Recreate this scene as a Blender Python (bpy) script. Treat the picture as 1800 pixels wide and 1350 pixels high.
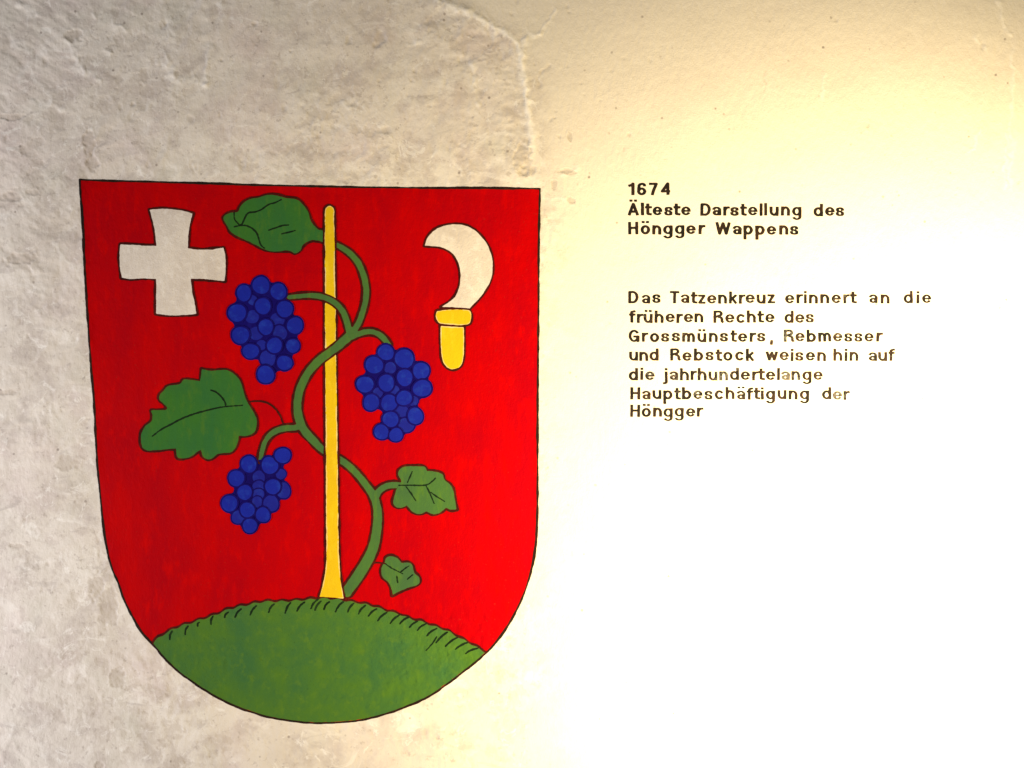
import bpy, math, random
import numpy as np
from mathutils import Vector

# ------------------------------------------------------------------ scene, camera, light
scene = bpy.context.scene
for o in list(bpy.data.objects):
    bpy.data.objects.remove(o)
col = scene.collection

EYE = 1.5                       # height of the middle of the picture above the floor line (m)
def W(u, v, out=0.0):
    """wall sheet millimetres (u right, v down, from the top left of the bay) -> world metres"""
    return Vector(((u - 900.0) / 1000.0, -out / 1000.0, EYE + (675.0 - v) / 1000.0))

cam = bpy.data.cameras.new('camera')
cam.lens = 30.0; cam.sensor_width = 36.0; cam.clip_start = 0.01; cam.clip_end = 100
camo = bpy.data.objects.new('camera', cam); col.objects.link(camo)
camo.location = (0, -1.5, EYE); camo.rotation_euler = (math.radians(90), 0, 0)
scene.camera = camo

world = bpy.data.worlds.new('World'); scene.world = world; world.use_nodes = True
bg = world.node_tree.nodes['Background']
bg.inputs[0].default_value = (0.86, 0.92, 1.0, 1); bg.inputs[1].default_value = 0.10

def aim(o, target):
    o.rotation_euler = (Vector(target) - o.location).to_track_quat('-Z', 'Y').to_euler()

# cool window light reaching the wall from the left
la = bpy.data.lights.new('window_light', 'AREA'); la.shape = 'RECTANGLE'; la.size = 0.8; la.size_y = 1.1
la.energy = 50; la.color = (1.0, 0.975, 1.0)
lo = bpy.data.objects.new('window_light', la); col.objects.link(lo)
lo.location = (-2.2, -1.05, 0.85); aim(lo, (-0.4, 0, 1.4))
# warm spot lamp flooding the right half of the wall
ls = bpy.data.lights.new('spot_lamp', 'SPOT'); ls.energy = 590; ls.color = (1.0, 0.80, 0.445)
ls.spot_size = math.radians(97); ls.spot_blend = 1.0; ls.shadow_soft_size = 0.04
so = bpy.data.objects.new('spot_lamp', ls); col.objects.link(so)
so.location = (1.20, -1.0, 0.84); aim(so, (0.82, 0, 1.07))

vs = scene.view_settings
vs.view_transform = 'Standard'; vs.look = 'None'; vs.exposure = 0.0; vs.gamma = 1.0
vs.use_curve_mapping = False

# ------------------------------------------------------------------ noise
random.seed(7)
_tabs = {}
def gnoise(x, y, seed=0):
    if seed not in _tabs:
        r = np.random.RandomState(seed + 11)
        a = r.rand(256, 256) * 2 * np.pi
        _tabs[seed] = (np.cos(a), np.sin(a))
    gx, gy = _tabs[seed]
    xi = np.floor(x).astype(np.int64); yi = np.floor(y).astype(np.int64)
    xf = x - xi; yf = y - yi
    u = xf**3 * (xf * (xf * 6 - 15) + 10); w = yf**3 * (yf * (yf * 6 - 15) + 10)
    def g(dx, dy):
        i = (xi + dx) & 255; j = (yi + dy) & 255
        return gx[i, j] * (xf - dx) + gy[i, j] * (yf - dy)
    a = g(0, 0) * (1 - u) + g(1, 0) * u
    b = g(0, 1) * (1 - u) + g(1, 1) * u
    return (a * (1 - w) + b * w) * 1.5
def fbm(x, y, lam, octv=4, seed=0, gain=0.5):
    s = 0; a = 1.0; f = 1.0 / lam
    for k in range(octv):
        s = s + a * gnoise(x * f, y * f, seed + k); a *= gain; f *= 2.03
    return s
def sstep(a, b, x):
    t = np.clip((x - a) / (b - a), 0, 1)
    return t * t * (3 - 2 * t)

# ------------------------------------------------------------------ traced outlines (mm on the wall sheet)
def crop(ox, oy, s, pts):
    return [(ox + p[0] / s,  oy + p[1] / s) + tuple(p[2:]) for p in pts]
def smooth(pts, closed=True, n=5, corners=()):
    """Catmull-Rom through pts; indices in corners stay sharp"""
    P = [np.array(p, float) for p in pts]; m = len(P); out = []
    rng = range(m) if closed else range(m - 1)
    for i in rng:
        p1, p2 = P[i], P[(i + 1) % m]
        p0 = P[(i - 1) % m] if (closed or i > 0) else p1
        p3 = P[(i + 2) % m] if (closed or i < m - 2) else p2
        if i in corners: p0 = p1
        if (i + 1) % m in corners: p3 = p2
        for k in range(n):
            t = k / n
            out.append(0.5 * ((2 * p1) + (-p0 + p2) * t + (2 * p0 - 5 * p1 + 4 * p2 - p3) * t * t + (-p0 + 3 * p1 - 3 * p2 + p3) * t**3))
    if not closed: out.append(P[-1])
    return np.array(out)

SHIELD = smooth([(141, 316), (231, 319), (330, 321.5), (420, 324.4), (560, 328), (690, 330), (853, 331), (949, 332.5),
    (947, 424), (946.7, 527), (945.5, 667), (945, 780), (945, 870), (943.5, 935), (940, 972), (934.4, 1000), (929, 1020), (918, 1051),
    (898, 1091), (875.5, 1124), (855.5, 1146.7), (815.5, 1180), (782, 1205.5), (749, 1227), (693, 1250), (649, 1263),
    (613, 1269), (570, 1271), (535.5, 1270), (469, 1260), (413, 1241), (369, 1218), (335.5, 1195.6), (304.5, 1172),
    (269, 1132), (246.7, 1106.7), (231, 1080), (216, 1049), (208, 1024), (198, 1002), (187, 963), (179, 902),
    (173, 841), (169, 767), (165, 690), (161, 651), (156, 567), (151, 491), (146.5, 400)], n=3, corners=(0, 7))

def seg_dist(px, py, pts, closed, rad=None):
    """distance of points to a polyline (minus the interpolated radius when given)"""
    pts = np.asarray(pts, float)
    A = pts if closed else pts[:-1]
    B = np.roll(pts, -1, 0) if closed else pts[1:]
    if rad is not None:
        rad = np.asarray(rad, float); RA = rad[:len(A)]; RB = np.roll(rad, -1)[:len(A)] if closed else rad[1:]
    d = np.full(px.shape, 1e9)
    for i in range(len(A)):
        ax, ay = A[i][:2]; bx, by = B[i][:2]
        ex, ey = bx - ax, by - ay; L = ex * ex + ey * ey + 1e-12
        t = np.clip(((px - ax) * ex + (py - ay) * ey) / L, 0, 1)
        q = np.hypot(px - ax - t * ex, py - ay - t * ey)
        if rad is not None: q = q - (RA[i] + (RB[i] - RA[i]) * t)
        np.minimum(d, q, out=d)
    return d
def inside(px, py, loops):
    c = np.zeros(px.shape, bool)
    for pts in loops:
        B = np.roll(pts, -1, 0)
        for (ax, ay), (bx, by) in zip(pts[:, :2], B[:, :2]):
            if ay == by: continue
            k = ((ay > py) != (by > py)) & (px < (bx - ax) * (py - ay) / (by - ay) + ax)
            c ^= k
    return c
def sd_poly(px, py, *loops):
    d = np.full(px.shape, 1e9)
    for l in loops: d = np.minimum(d, seg_dist(px, py, l, True))
    return np.where(inside(px, py, loops), -d, d)

# ------------------------------------------------------------------ the wall's relief (mm, outwards positive)
RIDGE = smooth([(768, 2), (800, 14), (826, 24), (850, 38), (872, 50), (888, 60), (903, 70), (912, 84), (916, 105), (920, 130),
                (924, 152), (926, 180), (930, 205), (934, 232), (935, 250), (931, 262)], closed=False, n=4)
CHIPS = [  # u, v, ru, rv, depth : places where the top coat has come away
    (918, 280, 15, 26, 1.3), (157, 250, 11, 26, 1.1), (164, 286, 13, 15, 1.1), (128, 62, 19, 12, 1.2), (925, 300, 17, 8, 1.3),
    (997, 302, 16, 5, .9), (1003, 352, 8, 6, .9), (206, 1190, 14, 20, 1.0), (190, 1065, 17, 40, .8), (170, 1030, 14, 24, .8),
    (20, 205, 26, 6, 1.2), (18, 345, 22, 8, 1.0), (58, 338, 14, 6, .8), (40, 455, 30, 9, 1.0), (10, 690, 20, 5, .9),
    (176, 1345, 10, 7, .9), (975, 325, 5, 9, .7), (1002, 240, 4, 10, .6), (30, 960, 14, 4, .7), (118, 815, 20, 14, .5)]
PITS = [(670, 64, 8, 1.6), (662, 79, 6, 1.4), (613, 71, 5, 1.2), (668, 143, 3, 1.2), (679, 228, 7, 1.2), (729, 125, 3, 1), (724, 142, 3, 1),
    (233, 183, 4, 1.2), (390, 106, 3, 1.2), (448, 42, 4, 1.2), (511, 90, 2.5, 1.3), (387, 203, 2.5, 1.1), (425, 287, 6, 1.0),
    (336, 210, 6, .8), (300, 250, 5, .6), (79, 108, 5, 1.2), (760, 262, 6, .7), (805, 270, 8, .7), (896, 212, 2, 1.2), (975, 207, 2, 1.2),
    (1106, 236, 3.5, 1.0), (983, 240, 3, 1.0), (1470, 35, 2.5, .9), (1526, 220, 3, .9), (1727, 80, 4, .9), (1680, 340, 2.5, .8), (1790, 320, 2.5, .8),
    (747, 1287, 4, .9), (43, 915, 3, 1.0), (84, 992, 4, .9), (173, 952, 3, .9), (75, 1038, 3, .8), (230, 205, 5, .7), (69, 337, 5, .8),
    (15, 465, 6, .9), (68, 450, 5, .7), (345, 295, 2.5, .9), (500, 190, 4, .6), (488, 150, 5, .6), (560, 240, 5, .7), (900, 25, 4, .6)]
_r = random.Random(3)
for _ in range(330):
    u, v = _r.uniform(-50, 1150), _r.uniform(-50, 1400)
    if u > 950 and v > 480: continue
    PITS.append((u, v, _r.uniform(1.4, 3.4), _r.uniform(.3, .9)))
for _ in range(60):
    PITS.append((_r.uniform(1000, 1850), _r.uniform(-40, 1390), _r.uniform(1.4, 2.6), _r.uniform(.25, .6)))
GREEN_PITS = [(712, 1182, 4, .9), (690, 1172, 3, .7), (780, 1183, 3, .7), (400, 1166, 5, .7), (461, 1158, 4, .7), (572, 1225, 4, .7), (600, 1224, 3.5, .8),
    (705, 1130, 3, .7), (735, 1160, 4, .6), (655, 1150, 3, .5), (785, 1150, 3, .6), (800, 1160, 3, .6), (560, 1130, 3, .4), (745, 1140, 3, .6)]
RIBS = [((196, 42), (222, 52), 1.6, 4), ((184, 92), (198, 100), 1.4, 3), ((165, 18), (176, 26), 1.3, 3.4), ((292, 95), (305, 132), 1.3, 5),
    ((368, 82), (360, 145), 1.5, 6), ((300, 135), (360, 148), 1.0, 7), ((118, 72), (150, 125), 1.2, 7), ((150, 125), (180, 138), 1.0, 5),
    ((60, 180), (110, 190), 1.0, 5), ((35, 10), (70, 30), 1.3, 6), ((20, 70), (52, 95), 1.1, 6), ((60, 105), (34, 135), .9, 5),
    ((920, 70), (948, 58), 1.2, 5), ((948, 62), (976, 18), 1.0, 2.2), ((945, 155), (963, 115), -1.1, 2.0), ((926, 74), (922, 100), 1.0, 6),
    ((832, 110), (838, 180), .8, 5), ((665, 235), (690, 246), .9, 3), ((600, 180), (624, 192), 1.1, 4), ((722, 78), (738, 74), 1.0, 4),
    ((1720, 232), (1712, 262), .9, 2.0), ((1712, 262), (1694, 270), .8, 1.8), ((1770, 235), (1766, 330), .9, 2.0), ((1783, 90), (1776, 330), .7, 3.0),
    ((1716, 60), (1730, 85), .8, 3), ((1755, 0), (1772, 60), .8, 3), ((1345, 125), (1344, 155), -.5, 2.), ((1450, 130), (1448, 175), .5, 2.),
    ((970, 345), (1000, 352), .9, 2.5), ((985, 310), (1012, 290), .9, 3.0), ((338, 286), (344, 302), -.8, 1.6), ((118, 306), (126, 316), -.9, 2),
    ((0, 432), (62, 486), -.9, 6), ((0, 70), (40, 110), -.8, 7), ((100, 430), (130, 470), .6, 6), ((0, 690), (34, 684), -.8, 4)]
def shield_mask(u, v):
    return sstep(4, -14, sd_poly(u, v, SHIELD))
def relief(u, v):
    near = (u > -150) & (u < 1950) & (v > -150) & (v < 1500)
    h = 2.2 * fbm(u, v, 520, 3, 40)
    edge_u = np.interp(v, [-300, 0, 30, 60, 100, 260, 330, 1400], [500, 770, 835, 888, 915, 935, 960, 930])
    leftish = 1 - sstep(-35, 75, u - edge_u - 22 * fbm(u, v, 90, 3, 60))
    sm = np.zeros_like(u)
    sm[near] = shield_mask(u[near], v[near])
    rough = leftish * (1 - .86 * sm)
    pat = sstep(-.25, .45, fbm(u, v, 210, 3, 90))
    n1 = fbm(u, v, 95, 5, 10, .55)
    n2 = 1 - np.abs(fbm(u + 30 * fbm(u, v, 80, 2, 33), v, 70, 4, 20, .5)) * 1.8
    # slanting trowel drags, strongest towards the upper left
    a = math.radians(33); ru = u * math.cos(a) + v * math.sin(a); rv = -u * math.sin(a) + v * math.cos(a)
    drag = fbm(ru * .28, rv, 17, 3, 70) * sstep(420, 40, u + .55 * v) * sstep(-.5, .3, fbm(u, v, 130, 2, 75))
    h = h + rough * (1.4 * n1 + 1.1 * pat * n2 + .9 * drag + .24 * fbm(u, v, 17, 3, 50) * (.25 + pat))
    # lapped and flaked thin coats: low sharp-edged terraces
    flake = .55 * sstep(.10, .15, fbm(u, v, 120, 5, 130, .58)) + .5 * sstep(.22, .26, fbm(u, v, 62, 5, 140, .6)) - .7 * sstep(.30, .34, fbm(u, v * 1.3, 40, 4, 150, .6))
    patchy = .12 + .88 * sstep(-.12, .38, fbm(u, v, 230, 3, 170))
    h = h + rough * flake * .6 * patchy
    # right side: even float-finished coat, vertical drag
    h = h + (1 - rough) * (.12 * fbm(u, v * .6, 16, 2, 55) + .20 * (1 - sm) * fbm(u, v * .5, 8.5, 2, 56)) * (1 - .6 * sm) + (1 - leftish) * .5 * fbm(u, v, 150, 2, 58)
    # stiff brush drags down the right margin
    h = h + .35 * sstep(1660, 1770, u) * fbm(u, v * .16, 16, 3, 81)
    stain = rough * .5 * patchy * sstep(.30, .36, fbm(u, v * 1.3, 40, 4, 150, .6)); pale = np.zeros_like(u)
    mg = sm * sstep(1040, 1110, v) * sstep(480, 720, u)
    h = h + mg * (1.0 * fbm(u + 5 * fbm(u, v, 30, 2, 25), v, 20, 3, 26) + .6 * np.abs(fbm(u, v, 13, 2, 27)))
    def local(cu, cv, R):
        return np.where((np.abs(u - cu) < R) & (np.abs(v - cv) < R))
    for cu, cv, r, dep in PITS + GREEN_PITS:
        k = local(cu, cv, r * 4)
        if not len(k[0]): continue
        du, dv = u[k] - cu, v[k] - cv
        if (cu, cv, r, dep) in GREEN_PITS: f = 1.6
        else: f = 1 - .9 * sm[k]
        q = np.hypot(du, dv * (.8 + .4 * math.sin(cu))) / r * (1 + .35 * gnoise(u[k] / r / 1.6, v[k] / r / 1.6, 5))
        g = np.exp(-(q ** 3))
        rim = np.exp(-((q - 1.25) / .3) ** 2)
        h[k] += f * (-dep * g + .22 * dep * rim)
        stain[k] = np.maximum(stain[k], .55 * g * min(1, dep) * f)
    for (u0, v0), (u1, v1), amp, wd in RIBS:
        k = np.where((u > min(u0, u1) - 5 * wd) & (u < max(u0, u1) + 5 * wd) & (v > min(v0, v1) - 5 * wd) & (v < max(v0, v1) + 5 * wd))
        if not len(k[0]): continue
        uu, vv = u[k], v[k]
        wu = uu + 7 * fbm(uu, vv, 26, 2, 17); wv = vv + 7 * fbm(uu, vv, 26, 2, 18)
        q = seg_dist(wu, wv, [(u0, v0), (u1, v1)], False) / wd
        h[k] += amp * np.exp(-q * q) * (.75 + .6 * gnoise(uu / 9, vv / 9, 19))
        if amp > 0: pale[k] = np.maximum(pale[k], .55 * sstep(1.5, .2, q + .7 * fbm(uu, vv, 14, 4, 28)))
        else: stain[k] = np.maximum(stain[k], .45 * sstep(1.2, .4, q + .4 * fbm(uu, vv, 9, 3, 28)))
    # raised seam where a later coat of plaster stops
    k = np.where((u > 720) & (u < 990) & (v > -40) & (v < 300))
    if len(k[0]):
        uu, vv = u[k] + 3.5 * fbm(u[k], v[k], 16, 3, 15), v[k] + 3.5 * fbm(u[k], v[k], 16, 3, 16)
        d = seg_dist(uu, vv, RIDGE, False)
        wd = 6.5 + 3 * gnoise(u[k] / 30, v[k] / 30, 22)
        h[k] += (1.3 + .6 * gnoise(u[k] / 18, v[k] / 18, 21)) * np.exp(-(d / wd) ** 2) + .8 * np.exp(-(d / 16) ** 2)
        pale[k] = np.maximum(pale[k], 1.0 * sstep(1.4, .2, d / wd + .6 * fbm(u[k], v[k], 12, 4, 24)))
    for cu, cv, rx, ry, dep in CHIPS:
        R = 2.2 * max(rx, ry)
        k = local(cu, cv, R)
        if not len(k[0]): continue
        q = np.hypot((u[k] - cu) / rx, (v[k] - cv) / ry) + .42 * fbm(u[k], v[k], 15, 4, int(cu) % 50)
        m = sstep(1.06, .86, q)
        lip = np.exp(-((q - 1.12) / .14) ** 2)
        f = 1 - sm[k]
        h[k] += f * (-dep * m * (.75 + .5 * gnoise(u[k] / 7, v[k] / 7, 23)) + .4 * lip)
        stain[k] = np.maximum(stain[k], f * m * .8)
    return h, stain, pale, 1 - leftish

STEP = 2.0
def axis(a0, a1, b0, b1, step, coarse):
    return np.concatenate([np.arange(a0, b0, coarse), np.arange(b0, b1 + step * .5, step), np.arange(b1 + coarse, a1 + 1, coarse)])
U0, U1, V0, V1 = -100.0, 1900.0, -75.0, 1425.0
us = axis(-1600, 3400, U0, U1, STEP, 25.0)
vs_ = axis(-825, 2175, V0, V1, STEP, 25.0)
UU, VV = np.meshgrid(us, vs_)
HH, ST, PL, NC = relief(UU, VV)
iu0 = int(np.argmin(abs(us - U0))); iv0 = int(np.argmin(abs(vs_ - V0)))
nu = int(round((U1 - U0) / STEP)) + 1; nv = int(round((V1 - V0) / STEP)) + 1
HD = HH[iv0:iv0 + nv, iu0:iu0 + nu]
def height(u, v):
    x = np.clip((np.asarray(u, float) - U0) / STEP, 0, nu - 1.001); y = np.clip((np.asarray(v, float) - V0) / STEP, 0, nv - 1.001)
    i = x.astype(int); j = y.astype(int); fx = x - i; fy = y - j
    return (HD[j, i] * (1 - fx) + HD[j, i + 1] * fx) * (1 - fy) + (HD[j + 1, i] * (1 - fx) + HD[j + 1, i + 1] * fx) * fy

# ------------------------------------------------------------------ materials
def nodes(name):
    m = bpy.data.materials.new(name); m.use_nodes = True
    nt = m.node_tree; return m, nt, nt.nodes['Principled BSDF']
def add(nt, t, **kw):
    n = nt.nodes.new(t)
    for k, v in kw.items(): setattr(n, k, v)
    return n
def noise(nt, pos, scale, detail=4, rough=.55, stretch=None, warp=0.0):
    src = pos
    if stretch:
        mp = add(nt, 'ShaderNodeMapping'); mp.inputs['Scale'].default_value = stretch
        nt.links.new(pos, mp.inputs['Vector']); src = mp.outputs[0]
    n = add(nt, 'ShaderNodeTexNoise'); n.inputs['Scale'].default_value = scale
    n.inputs['Detail'].default_value = detail; n.inputs['Roughness'].default_value = rough; n.inputs['Distortion'].default_value = warp
    nt.links.new(src, n.inputs['Vector']); return n.outputs['Fac']
def ramp(nt, fac, stops):
    r = add(nt, 'ShaderNodeValToRGB'); el = r.color_ramp.elements
    while len(el) < len(stops): el.new(.5)
    for e, (p, c) in zip(el, stops):
        e.position = p; e.color = (c, c, c, 1) if isinstance(c, (int, float)) else (*c, 1)
    nt.links.new(fac, r.inputs[0]); return r.outputs[0]
def mix(nt, fac, a, b, blend='MIX'):
    n = add(nt, 'ShaderNodeMix', data_type='RGBA', blend_type=blend)
    for s, val in ((n.inputs[0], fac), (n.inputs[6], a), (n.inputs[7], b)):
        if isinstance(val, (int, float)): s.default_value = val
        elif isinstance(val, tuple): s.default_value = (*val, 1)
        else: nt.links.new(val, s)
    return n.outputs[2]
def math_(nt, op, a, b):
    n = add(nt, 'ShaderNodeMath', operation=op)
    for s, val in zip(n.inputs, (a, b)):
        if isinstance(val, (int, float)): s.default_value = val
        else: nt.links.new(val, s)
    return n.outputs[0]
def plaster_bump(nt, pos, bs, strength):
    g1 = noise(nt, pos, 150, 4, .6, (1.0, 1.0, .62))
    g2 = noise(nt, pos, 420, 2, .5)
    h = math_(nt, 'ADD', g1, math_(nt, 'MULTIPLY', g2, .45))
    b = add(nt, 'ShaderNodeBump'); b.inputs['Strength'].default_value = strength; b.inputs['Distance'].default_value = .0016
    nt.links.new(h, b.inputs['Height']); nt.links.new(b.outputs[0], bs.inputs['Normal'])

def plaster_material():
    m, nt, bs = nodes('lime_plaster')
    pos = add(nt, 'ShaderNodeNewGeometry').outputs['Position']
    big = noise(nt, pos, 3.2, 5, .6)
    c = ramp(nt, big, [(.32, (.60, .535, .465)), (.5, (.68, .615, .54)), (.68, (.73, .675, .60))])
    mid = noise(nt, pos, 15, 6, .68)
    c = mix(nt, math_(nt, 'MULTIPLY', ramp(nt, mid, [(.48, 0.0), (.60, 1.0)]), .7), c, (.50, .435, .385))
    warm = noise(nt, pos, 7.5, 3, .5)
    c = mix(nt, math_(nt, 'MULTIPLY', ramp(nt, warm, [(.50, 0.0), (.70, 1.0)]), .5), c, (.68, .575, .535))
    ol = noise(nt, pos, 9.5, 3, .5, (1.3, 1, 1))
    c = mix(nt, math_(nt, 'MULTIPLY', ramp(nt, ol, [(.54, 0.0), (.72, 1.0)]), .35), c, (.57, .55, .46))
    sp = noise(nt, pos, 70, 5, .7)
    c = mix(nt, math_(nt, 'MULTIPLY', ramp(nt, sp, [(.58, 0.0), (.655, 1.0)]), .6), c, (.41, .35, .305))
    sm2 = noise(nt, pos, 11, 6, .66, (1, 1, 1.5), 1.6)
    c = mix(nt, math_(nt, 'MULTIPLY', ramp(nt, sm2, [(.55, 0.0), (.66, 1.0)]), .55), c, (.80, .745, .68))
    dk = noise(nt, pos, 13, 5, .62, (1, 1, 1.7), 1.2)
    c = mix(nt, math_(nt, 'MULTIPLY', ramp(nt, dk, [(.60, 0.0), (.68, 1.0)]), .5), c, (.44, .385, .345))
    fl = noise(nt, pos, 30, 6, .74, None, .8)
    c = mix(nt, math_(nt, 'MULTIPLY', ramp(nt, fl, [(.58, 0.0), (.645, 1.0)]), .6), c, (.82, .775, .71))
    nc = add(nt, 'ShaderNodeAttribute', attribute_name='new_coat')
    c = mix(nt, math_(nt, 'MULTIPLY', nc.outputs['Fac'], .82), c, (.71, .645, .545))
    vo = add(nt, 'ShaderNodeTexVoronoi'); vo.inputs['Scale'].default_value = 42; nt.links.new(pos, vo.inputs['Vector'])
    few = ramp(nt, noise(nt, pos, 19, 2, .5), [(.50, 0.0), (.60, 1.0)])
    c = mix(nt, math_(nt, 'MULTIPLY', math_(nt, 'MULTIPLY', ramp(nt, vo.outputs['Distance'], [(.06, 1.0), (.13, 0.0)]), few), .75), c, (.25, .20, .17))
    at = add(nt, 'ShaderNodeAttribute', attribute_name='pale')
    c = mix(nt, math_(nt, 'MULTIPLY', at.outputs['Fac'], .75), c, (.84, .79, .72))
    at = add(nt, 'ShaderNodeAttribute', attribute_name='chipped')
    c = mix(nt, math_(nt, 'MULTIPLY', at.outputs['Fac'], .62), c, (.43, .36, .295))
    nt.links.new(c, bs.inputs['Base Color'])
    bs.inputs['Roughness'].default_value = .9; bs.inputs['Specular IOR Level'].default_value = .2
    plaster_bump(nt, pos, bs, .5)
    return m
def paint(name, base, dark, light, rough=.62, bump=.35, wearcol=None, streak=(1, 1, .35), amt=1.0):
    """brush-laid wall paint: streaky cover over the plaster grain"""
    m, nt, bs = nodes(name)
    pos = add(nt, 'ShaderNodeNewGeometry').outputs['Position']
    a = noise(nt, pos, 14, 5, .65, streak)
    c = mix(nt, ramp(nt, a, [(.36, 0.0), (.64, 1.0)]), dark, base)
    b = noise(nt, pos, 60, 4, .65, streak)
    c = mix(nt, math_(nt, 'MULTIPLY', ramp(nt, b, [(.52, 0.0), (.70, 1.0)]), .8 * amt), c, light)
    s = noise(nt, pos, 260, 2, .6)
    if wearcol:
        c = mix(nt, math_(nt, 'MULTIPLY', ramp(nt, s, [(.66, 0.0), (.74, 1.0)]), .55), c, wearcol)
    nt.links.new(c, bs.inputs['Base Color'])
    bs.inputs['Roughness'].default_value = rough; bs.inputs['Specular IOR Level'].default_value = .015
    plaster_bump(nt, pos, bs, bump)
    return m
def letter_material():
    m, nt, bs = nodes('brown_lettering')
    pos = add(nt, 'ShaderNodeNewGeometry').outputs['Position']
    wear = add(nt, 'ShaderNodeAttribute', attribute_name='wear', attribute_type='OBJECT').outputs['Fac']
    n = noise(nt, pos, 190, 4, .7)
    lo_ = math_(nt, 'SUBTRACT', n, math_(nt, 'SUBTRACT', .74, math_(nt, 'MULTIPLY', wear, .36)))
    f = math_(nt, 'MULTIPLY', lo_, 6.0)
    cl = add(nt, 'ShaderNodeClamp'); nt.links.new(f, cl.inputs[0])
    tone = noise(nt, pos, 45, 2, .5)
    ink = mix(nt, ramp(nt, tone, [(.40, 0.0), (.62, 1.0)]), (.008, .0065, .006), (.024, .012, .007))
    c = mix(nt, math_(nt, 'MULTIPLY', cl.outputs[0], .34), ink, (.26, .245, .22))
    nt.links.new(c, bs.inputs['Base Color']); bs.inputs['Roughness'].default_value = .7
    bs.inputs['Specular IOR Level'].default_value = .1
    plaster_bump(nt, pos, bs, .3)
    return m
M = {
    'plaster': plaster_material(),
    'red': paint('red_paint', (.43, .0004, .0012), (.34, .0004, .0035), (.49, .0008, .0008), wearcol=(.33, .012, .008), bump=.5),
    'green': paint('mound_green_paint', (.066, .152, .018), (.042, .122, .034), (.092, .178, .018), wearcol=(.035, .085, .015), streak=(1, 1, .8), amt=.7, bump=.55),
    'leaf': paint('leaf_green_paint', (.038, .138, .018), (.028, .118, .030), (.062, .150, .018), wearcol=(.04, .09, .02)),
    'stem': paint('stem_green_paint', (.060, .145, .030), (.046, .110, .038), (.078, .165, .022), wearcol=(.05, .1, .03)),
    'yellow': paint('yellow_paint', (.66, .445, .008), (.60, .39, .010), (.70, .50, .02), wearcol=(.62, .40, .06)),
    'blue': paint('grape_blue_paint', (.010, .020, .30), (.009, .015, .24), (.014, .040, .33), wearcol=(.03, .02, .22), streak=(1, 1, 1)),
    'dull_blue': paint('dull_blue_paint', (.012, .018, .25), (.011, .013, .19), (.016, .034, .28), wearcol=(.03, .02, .17), streak=(1, 1, 1)),
    'navy': paint('grape_outline_paint', (.007, .004, .115), (.006, .003, .085), (.010, .008, .15)),
    'line': paint('brown_outline_paint', (.062, .008, .006), (.036, .006, .005), (.11, .011, .007), bump=.25),
    'black': paint('black_outline_paint', (.026, .012, .008), (.014, .009, .007), (.05, .018, .011), bump=.25),
    'veins': paint('vein_paint', (.010, .022, .009), (.007, .015, .007), (.018, .04, .012), bump=.25),
    'primer': paint('pale_yellow_edge_paint', (.72, .54, .22), (.70, .48, .12), (.74, .60, .34)),
    'whitewash': paint('pale_lime_paint', (.69, .62, .54), (.58, .51, .445), (.76, .70, .63), rough=.9, wearcol=(.46, .40, .34), bump=.6, streak=(1, 1, 1)),
    'letter': letter_material(),
}

# ------------------------------------------------------------------ mesh helpers
def mesh_np(name, verts, faces_idx, loop_total):
    me = bpy.data.meshes.new(name)
    me.vertices.add(len(verts)); me.vertices.foreach_set('co', np.asarray(verts, np.float32).ravel())
    li = np.asarray(faces_idx, np.int32).ravel(); lt = np.asarray(loop_total, np.int32)
    me.loops.add(len(li)); me.loops.foreach_set('vertex_index', li)
    me.polygons.add(len(lt)); ls_ = np.concatenate([[0], np.cumsum(lt)[:-1]]).astype(np.int32)
    me.polygons.foreach_set('loop_start', ls_); me.polygons.foreach_set('loop_total', lt)
    me.update(calc_edges=True); me.validate()
    return me
def world_co(u, v, out):
    return np.stack([(u - 900.0) / 1000.0, -out / 1000.0, EYE + (675.0 - v) / 1000.0], 1)
def empty(name, loc, label=None, category=None, group=None):
    o = bpy.data.objects.new(name, None); col.objects.link(o); o.location = loc; o.empty_display_size = .05
    if label: o['label'] = label
    if category: o['category'] = category
    if group: o['group'] = group
    return o
def wpos(o):
    p = Vector(o.location)
    while o.parent: o = o.parent; p += Vector(o.location)
    return p
def link(name, me, mat, parent=None, verts=None):
    """object with its origin in the middle of its mesh"""
    n = len(me.vertices); co = np.empty(n * 3, np.float32); me.vertices.foreach_get('co', co); co = co.reshape(-1, 3)
    c = (co.min(0) + co.max(0)) / 2
    me.vertices.foreach_set('co', (co - c).ravel()); me.update()
    for mm in (mat if isinstance(mat, (list, tuple)) else [mat]): me.materials.append(M[mm])
    o = bpy.data.objects.new(name, me); col.objects.link(o)
    c = Vector([float(t) for t in c])
    if parent: o.parent = parent; o.location = c - wpos(parent)
    else: o.location = c
    return o

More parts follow.
